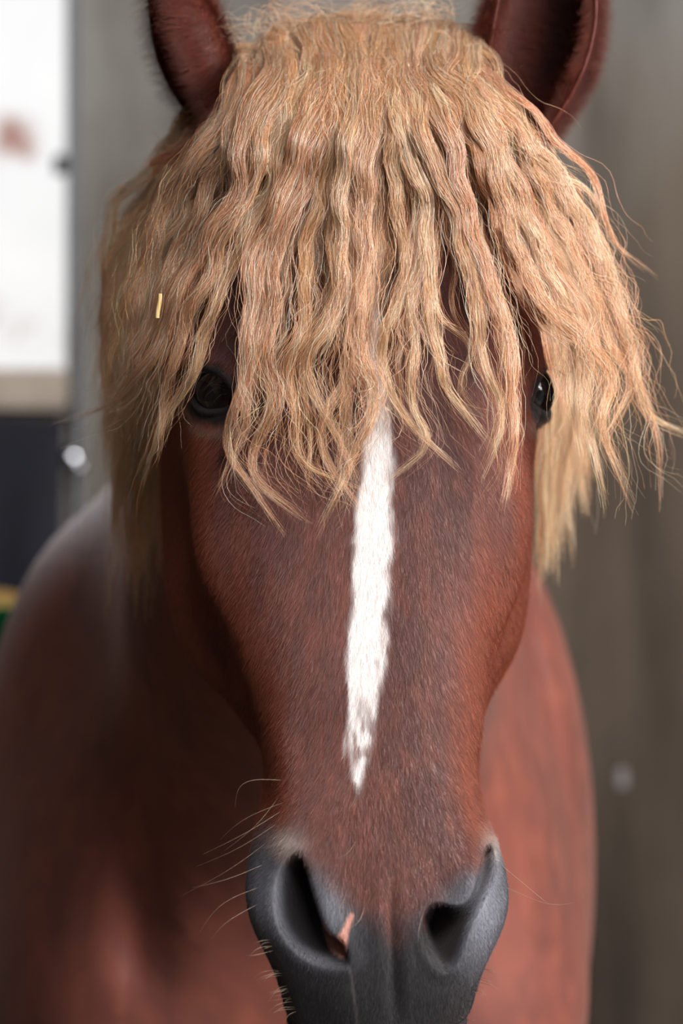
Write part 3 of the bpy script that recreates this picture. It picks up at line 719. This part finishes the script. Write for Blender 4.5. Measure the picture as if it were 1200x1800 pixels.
def make_lock(path, lift, half_px, count, wave=0.0, fuzz=1.0, n=n_pts, base_col=None, seed_phase=None, depth_fn=hair_depth, tip=.42, rad=.00010, crest=True, top_w=1.75, bend=0.0, sway=0.0):
    path = np.asarray(path, float)
    if crest:                                   # bring the root back over the crest of the poll
        x0, y0 = path[0]; xr = float(np.clip(640+(x0-650)*1.45+rng.normal(0, 8), rng.uniform(432, 480), rng.uniform(800, 846))); yr = np.interp(xr, CX, CY)+rng.uniform(-4, 10)
        path = np.concatenate([[(xr*.97+19, yr+26), (xr, yr)], [(.55*xr+.45*path[1][0], .5*yr+.5*max(y0, yr+30)+8)], path[1:]])
    c, L = resample(path, n)
    t = np.linspace(0, 1, n)
    tg = np.gradient(c, axis=0); tg /= np.linalg.norm(tg, axis=1, keepdims=True)+1e-9; nr = np.stack([-tg[:, 1], tg[:, 0]], 1)
    if sway:
        c = c+nr*(sway*np.sin(2*math.pi*c[:, 1]/105+.012*c[:, 0]+rng.normal(0, 1.5))*sstep(0, .15, t)*sstep(.75, .45, t))[:, None]
    if wave:
        ph = rng.uniform(0, 6.28); wl = rng.uniform(80, 140)
        c = c+nr*(wave*np.sin(2*math.pi*t*L/wl+ph)*sstep(0, .25, t))[:, None]
    wprof = half_px*(top_w-(top_w-1)*sstep(0, .62, t))*(1-(1-tip)*sstep(.66, 1, t))
    S = count
    r = np.sqrt(rng.uniform(0, 1, S)); ph = rng.uniform(0, 6.28, S); tw = rng.normal(0, .55, S)
    te = .5+.6*rng.beta(3.2, 1.5, S); ts = rng.uniform(0, .02, S)
    fly = rng.uniform(0, 1, S) < .13
    s = ts[:, None]+(te-ts)[:, None]*t[None]                      # parameter along the lock
    ii = np.clip(s, 0, 1)*(n-1); i0 = np.clip(ii.astype(int), 0, n-2); f = ii-i0
    cx = c[i0]*(1-f[..., None])+c[i0+1]*f[..., None]; nrm = nr[i0]*(1-f[..., None])+nr[i0+1]*f[..., None]
    over = np.clip(s-1, 0, None)*L; cx = cx+tg[-1]*over[..., None]
    wp = wprof[i0]*(1-f)+wprof[i0+1]*f
    ang = ph[:, None]+tw[:, None]*s
    lat = wp*r[:, None]*np.cos(ang); dep = wp*r[:, None]*np.sin(ang)*.42
    def wig(amp, lo, hi):
        k = rng.uniform(lo, hi, (S, 1)); p = rng.uniform(0, 6.28, (S, 1)); return amp*np.sin(2*math.pi*s*L/k+p)
    dep = dep+bend*np.sin(2*math.pi*cx[..., 1]/112+.011*cx[..., 0]+rng.normal(0, 1.2))*np.minimum(1, s*5)
    amp = np.where(fly, 3.2, 1.0)[:, None]*fuzz
    lat = lat+wig(amp*1.5, 90, 190)+wig(amp*.45, 30, 70)
    dep = dep+wig(amp*1.3, 60, 130)
    drift = np.where(fly, rng.normal(0, 26, S), rng.normal(0, 3, S))[:, None]*sstep(.3, 1.0, t)[None]**1.5
    lat = lat+drift
    q = cx+nrm*lat[..., None]
    offm = np.interp(s, [0, .12, .5, 1], [.7, 1.0, 1.0, .62])*lift/100
    y = depth_fn(q[..., 0], q[..., 1], offm)-dep*1.47/FPX-np.where(fly, rng.uniform(0, .012, S), 0)[:, None]*t[None]+(.035*(1-sstep(0, .055, s)) if crest else 0)
    pts = P(q[..., 0], q[..., 1], y)
    rd = rad*rng.uniform(.75, 1.25, S)[:, None]*(1-.7*sstep(.75, 1, t))[None]
    bc = PAL[rng.integers(len(PAL))] if base_col is None else base_col
    cj = PAL[rng.integers(0, len(PAL), S)]
    col = (bc*.4+cj*.6)*rng.normal(1, .16, S)[:, None].clip(.5, 1.5)
    wh = rng.uniform(0, 1, S) < .18; col = col*np.array([1.17, 1.10, 1.10]); col = np.where(wh[:, None], lin(242, 224, 196), col)
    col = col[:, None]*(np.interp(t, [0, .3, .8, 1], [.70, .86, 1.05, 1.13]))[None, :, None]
    return pts, rd, np.clip(col, 0, .95)

parts = []
def add(*a, **k): parts.append(make_lock(*a, **k))
for k, (pth, lift, hw, cnt) in HERO.items(): add(pth, (lift-1.3)*1.55+1.2+rng.uniform(-.2, .2), hw, int(cnt*1.6), bend=8, sway=4)
# the fill between the traced locks, lying deeper
order = ['E','D','F','A','B','C','G','G2','I','J','K2','K','L','N','M','O','P','Q','R','S','T','U','V','W','AG','X','Y','AF','AE','Z','AA']
H = {k: resample(HERO[k][0], 30)[0] for k in order}
for i in range(160):
    k = rng.integers(0, len(order)-1); a, b = H[order[k]], H[order[k+1]]
    w = rng.uniform(-.2, 1.2); p = a*(1-w)+b*w+rng.normal(0, 5, 2)
    e = int(30*rng.uniform(.5, .86)); p = p[:e]
    while len(p) > 8 and ((318 < p[-1][0] < 425 and p[-1][1] > 520) or (905 < p[-1][0] < 1000 and p[-1][1] > 590)): p = p[:-1]
    add(p, rng.uniform(.35, 1.3), rng.uniform(10, 16), rng.integers(50, 85), wave=rng.uniform(4, 9), bend=9)
# crown tousle: short waves over the top of the head
for i in range(110):
    x0 = rng.normal(650, 75); y0 = rng.uniform(45, 80)+.0012*(x0-650)**2*.6
    dx = (x0-650)*rng.uniform(.4, .9)+rng.normal(0, 22); ln = rng.uniform(110, 260)
    p = [(x0, y0), (x0+dx*.35, y0+ln*.3), (x0+dx*.7+rng.normal(0, 12), y0+ln*.65), (x0+dx+rng.normal(0, 16), y0+ln)]
    add(p, rng.uniform(1.6, 2.7), rng.uniform(9, 16), rng.integers(40, 70), wave=rng.uniform(4, 10), tip=.6, top_w=1.3, bend=8)
# loose single hairs
for i in range(60):
    k = rng.integers(0, len(order)); p = H[order[k]].copy(); s0 = rng.integers(6, 20); p = p[s0:]
    p = p+np.linspace(0, 1, len(p))[:, None]**1.5*rng.normal(0, 45, 2)+rng.normal(0, 14, 2)
    add(p, rng.uniform(2.0, 3.6), 22, 9, wave=rng.uniform(3, 9), fuzz=2.2, tip=1.0, crest=False)
cat = lambda i: np.concatenate([p[i] for p in parts])
# the parting of the locks over the eyes and brow: loose strands lying across these openings are brushed out
fp, frd, fc = cat(0), cat(1), cat(2); fx, fy = to_px(fp); keep = np.ones(len(fp), bool)
for poly, pr in (([(346,668),(362,632),(388,625),(402,650),(408,705),(395,738),(342,724),(336,692)], .95), ([(918,700),(936,655),(952,668),(972,690),(966,735),(918,738)], .85),
                 ([(388,560),(400,500),(425,495),(418,640),(392,640)], .7), ([(745,440),(775,425),(800,480),(770,490)], .6),
                 ([(775,510),(812,520),(828,585),(790,570)], .7), ([(515,680),(545,690),(560,790),(530,790)], .55), ([(850,600),(885,640),(890,720),(868,660)], .5),
                 ([(240,0),(330,0),(432,82),(404,140),(374,182),(316,266),(270,266)], .96), ([(850,60),(865,0),(1060,0),(1040,120),(965,208),(925,160),(880,105)], .96)):
    n_in = (poly_sd(fx, fy, poly) > 1).sum(1); keep &= ~((n_in >= 1) & (rng.uniform(0, 1, len(fp)) < pr))
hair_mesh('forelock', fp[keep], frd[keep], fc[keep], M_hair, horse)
print('FORELOCK strands', len(cat(0)))

# ------------------------------------------------------------------ mane on both sides of the neck
def mane_depth(px, py, off):
    X = np.abs((px-640)*1.7/FPX); return .135+.30*np.clip(X-.09, 0, 1)+.11*sstep(.11, .03, X)+np.clip(py-300, 0, 800)/800*.05-off
parts = []
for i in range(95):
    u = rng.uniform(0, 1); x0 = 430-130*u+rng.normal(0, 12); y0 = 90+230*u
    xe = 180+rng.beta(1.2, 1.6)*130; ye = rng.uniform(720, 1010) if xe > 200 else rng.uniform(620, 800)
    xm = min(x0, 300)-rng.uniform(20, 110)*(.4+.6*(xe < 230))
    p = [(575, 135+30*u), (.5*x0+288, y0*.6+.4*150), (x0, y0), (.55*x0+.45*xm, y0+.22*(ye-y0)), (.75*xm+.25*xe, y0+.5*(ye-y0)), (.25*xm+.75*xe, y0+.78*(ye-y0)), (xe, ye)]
    add(p, rng.uniform(0, 5), rng.uniform(11, 17), 55, wave=rng.uniform(3, 9), n=26, depth_fn=mane_depth, rad=.00019, crest=False, base_col=lin(232, 194, 146))  # left mane colour lightened to offset the shade on that side
for i in range(42):
    x0 = 860+rng.normal(0, 25); y0 = 200+rng.normal(0, 30); xe = rng.uniform(935, 1035); ye = np.interp(xe, [935, 990, 1040], [960, 900, 790])+rng.normal(0, 25)
    xm = rng.uniform(945, 1035)
    p = [(700, 165), (785, 172), (x0, y0), (.4*x0+.6*xm, y0+.3*(ye-y0)), (xm, y0+.6*(ye-y0)), (.5*xm+.5*xe, y0+.82*(ye-y0)), (xe, ye)]
    add(p, rng.uniform(0, 4), rng.uniform(10, 15), 55, wave=rng.uniform(2, 7), n=26, depth_fn=mane_depth, rad=.00019, crest=False, base_col=lin(222, 192, 150))
for i in range(4):      # chestnut tuft below the ear
    j = rng.normal(0, 5, 2); p = [(345+j[0], 232+j[1]), (322+j[0], 262+j[1]), (292+j[0], 282+j[1]), (262+2*j[0], 300+2*j[1])]
    add(p, 1, 10, 40, n=26, depth_fn=lambda a, b, o: .085+0*a-o, rad=.00015, crest=False, base_col=lin(150, 80, 45))
    parts[-1] = (parts[-1][0], parts[-1][1], parts[-1][2]*np.array([.62, .42, .35]))
for i in range(30):     # fluff standing up behind the poll
    x0 = rng.uniform(440, 830); y0 = np.interp(x0, [440, 520, 800, 840], [90, 45, 50, 85])
    p = [(x0, y0), (x0+rng.normal(0, 14), y0-rng.uniform(8, 22)), (x0+rng.normal(0, 40), y0-rng.uniform(15, 48)), (x0+rng.normal(0, 70), y0-rng.uniform(0, 50))]
    add(p, 0, 22, 7, n=26, depth_fn=lambda a, b, o: .07+0*a-o, fuzz=2.5, tip=1.2, rad=.00009, crest=False, base_col=lin(225, 195, 160))
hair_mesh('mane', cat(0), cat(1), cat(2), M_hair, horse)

# ------------------------------------------------------------------ whiskers, lashes, ear fringe
def strand_obj(name, strands, rad, cols, n=14, parent=None):
    pts = []
    for s in strands:
        s = np.asarray(s, float); pts.append(natural_spline(np.linspace(0, 1, len(s)), s, np.linspace(0, 1, n)))
    pts = np.array(pts); t = np.linspace(0, 1, n)
    rd = np.repeat((rad*(1-.8*t**1.5))[None], len(pts), 0); col = np.repeat(np.asarray(cols)[:, None], n, 1)
    return hair_mesh(name, pts, rd, col, M_hair, parent or horse)
from mathutils.bvhtree import BVHTree
bvh = BVHTree.FromPolygons([Vector(v) for v in V], [tuple(p.vertices) for p in me.polygons])
def hit(px_, py_):
    d = Vector(P(px_, py_, 0.0))-cam.location; d.normalize(); h_ = bvh.ray_cast(cam.location, d); return h_[0], h_[1]
W_LIST = [((500,1372),(430,1376),(413,1420)), ((500,1410),(430,1440),(385,1478)), ((495,1425),(430,1465),(356,1502)), ((490,1445),(420,1490),(345,1523)), ((470,1480),(400,1530),(322,1573)),
          ((490,1400),(450,1450),(395,1495)), ((462,1520),(400,1545),(340,1560)), ((455,1560),(390,1590),(350,1640)), ((452,1590),(400,1620),(372,1650)),
          ((868,1440),(930,1470),(985,1500)), ((880,1480),(940,1500),(990,1540)), ((880,1520),(940,1570),(965,1590)), ((890,1560),(960,1588),(1010,1586)), ((890,1600),(930,1640),(960,1660)),
          ((745,1600),(735,1640),(737,1675)), ((610,1560),(600,1590),(575,1610)), ((640,1590),(630,1620),(600,1640)), ((632,1380),(615,1420),(590,1440)), ((630,1470),(610,1500),(585,1510))]
for i in range(44):
    y = rng.uniform(1640, 1795)
    if rng.uniform() < .55: x = np.interp(y, [1640, 1720, 1800], [470, 500, 530]); sgn = -1
    else: x = np.interp(y, [1640, 1720, 1800], [880, 840, 800]); sgn = 1
    ln = rng.uniform(15, 55); W_LIST.append(((x, y), (x+sgn*ln*.6, y+rng.uniform(2, 8)), (x+sgn*ln, y+rng.uniform(6, 24))))
st, cs = [], []
for a_, b_, c_ in W_LIST:
    h_, n_ = hit(*a_)
    if h_ is None or h_.y > .05: continue
    y0 = h_.y; st.append([P(a_[0], a_[1], y0+.001), P(b_[0], b_[1], y0-.008), P(c_[0], c_[1], y0-.006)])
    cs.append(lin(176, 150, 128)*rng.uniform(.5, 1.1))
for a_, b_ in zip(st, cs): strand_obj('whisker', [a_], .00014, [b_])
for e in EYES:
    st, cs = [], []
    for k in np.linspace(-.85, .9, 18):
        s = k*e['half']; f = max(1-k*k, 0); t0 = .0115*f**.9+.0008
        p0 = e['c']+e['a1']*s+e['a2']*t0; d = p0-e['cen']; p0 = e['cen']+d/np.linalg.norm(d)*(e['R']+.002)
        ln = rng.uniform(.010, .016); j = rng.normal(0, .002, 3)
        st.append([p0, p0+e['n']*ln*.5+e['a2']*.001+j*.5, p0+e['n']*ln-e['a2']*ln*.35+j]); cs.append(lin(30, 24, 22))
    lash = strand_obj('eyelash_fringe', st, .00014, cs, parent=e['obj']); lash.location = -Vector(e['cen']); lash['label'] = 'dark eyelashes'

# ------------------------------------------------------------------ bit of straw caught in the forelock
sy = float(hair_depth(np.array(279.), np.array(537.), .034))
s0, s1 = P(281, 516, sy), P(277, 559, sy)
d = s1-s0; u = np.array([1, 0, 0])*.0011; w_ = np.array([0, 1, 0])*.0007
Vs, k = [], 8
for t in np.linspace(0, 1, 9):
    c = s0+d*t+np.array([.0003*math.sin(6*t), 0, 0])
    for a_ in range(k): Vs.append(c+u*math.cos(6.283*a_/k)*1.2+w_*math.sin(6.283*a_/k))
Fs = [(i*k+a_, i*k+(a_+1) % k, (i+1)*k+(a_+1) % k, (i+1)*k+a_) for i in range(8) for a_ in range(k)]
me_s = np_mesh('straw', np.array(Vs), Fs); me_s.shade_smooth()
q = Nodes('dry_straw'); tc = q.n('ShaderNodeTexCoord'); mp = q.n('ShaderNodeMapping'); mp.inputs['Scale'].default_value = (1500, 1500, 60); q.l(tc.outputs['Object'], mp.inputs['Vector'])
n1 = q.n('ShaderNodeTexNoise', Scale=1.0); q.l(mp.outputs[0], n1.inputs['Vector']); q.l(ramp(q, n1.outputs['Fac'], [(.35, lin(206, 160, 92)), (.6, lin(244, 214, 150))]), q.b.inputs['Base Color'])
straw = link('straw', me_s, q.m)
tag(straw, 'short pale yellow straw stalk caught in the forelock at left', 'straw')
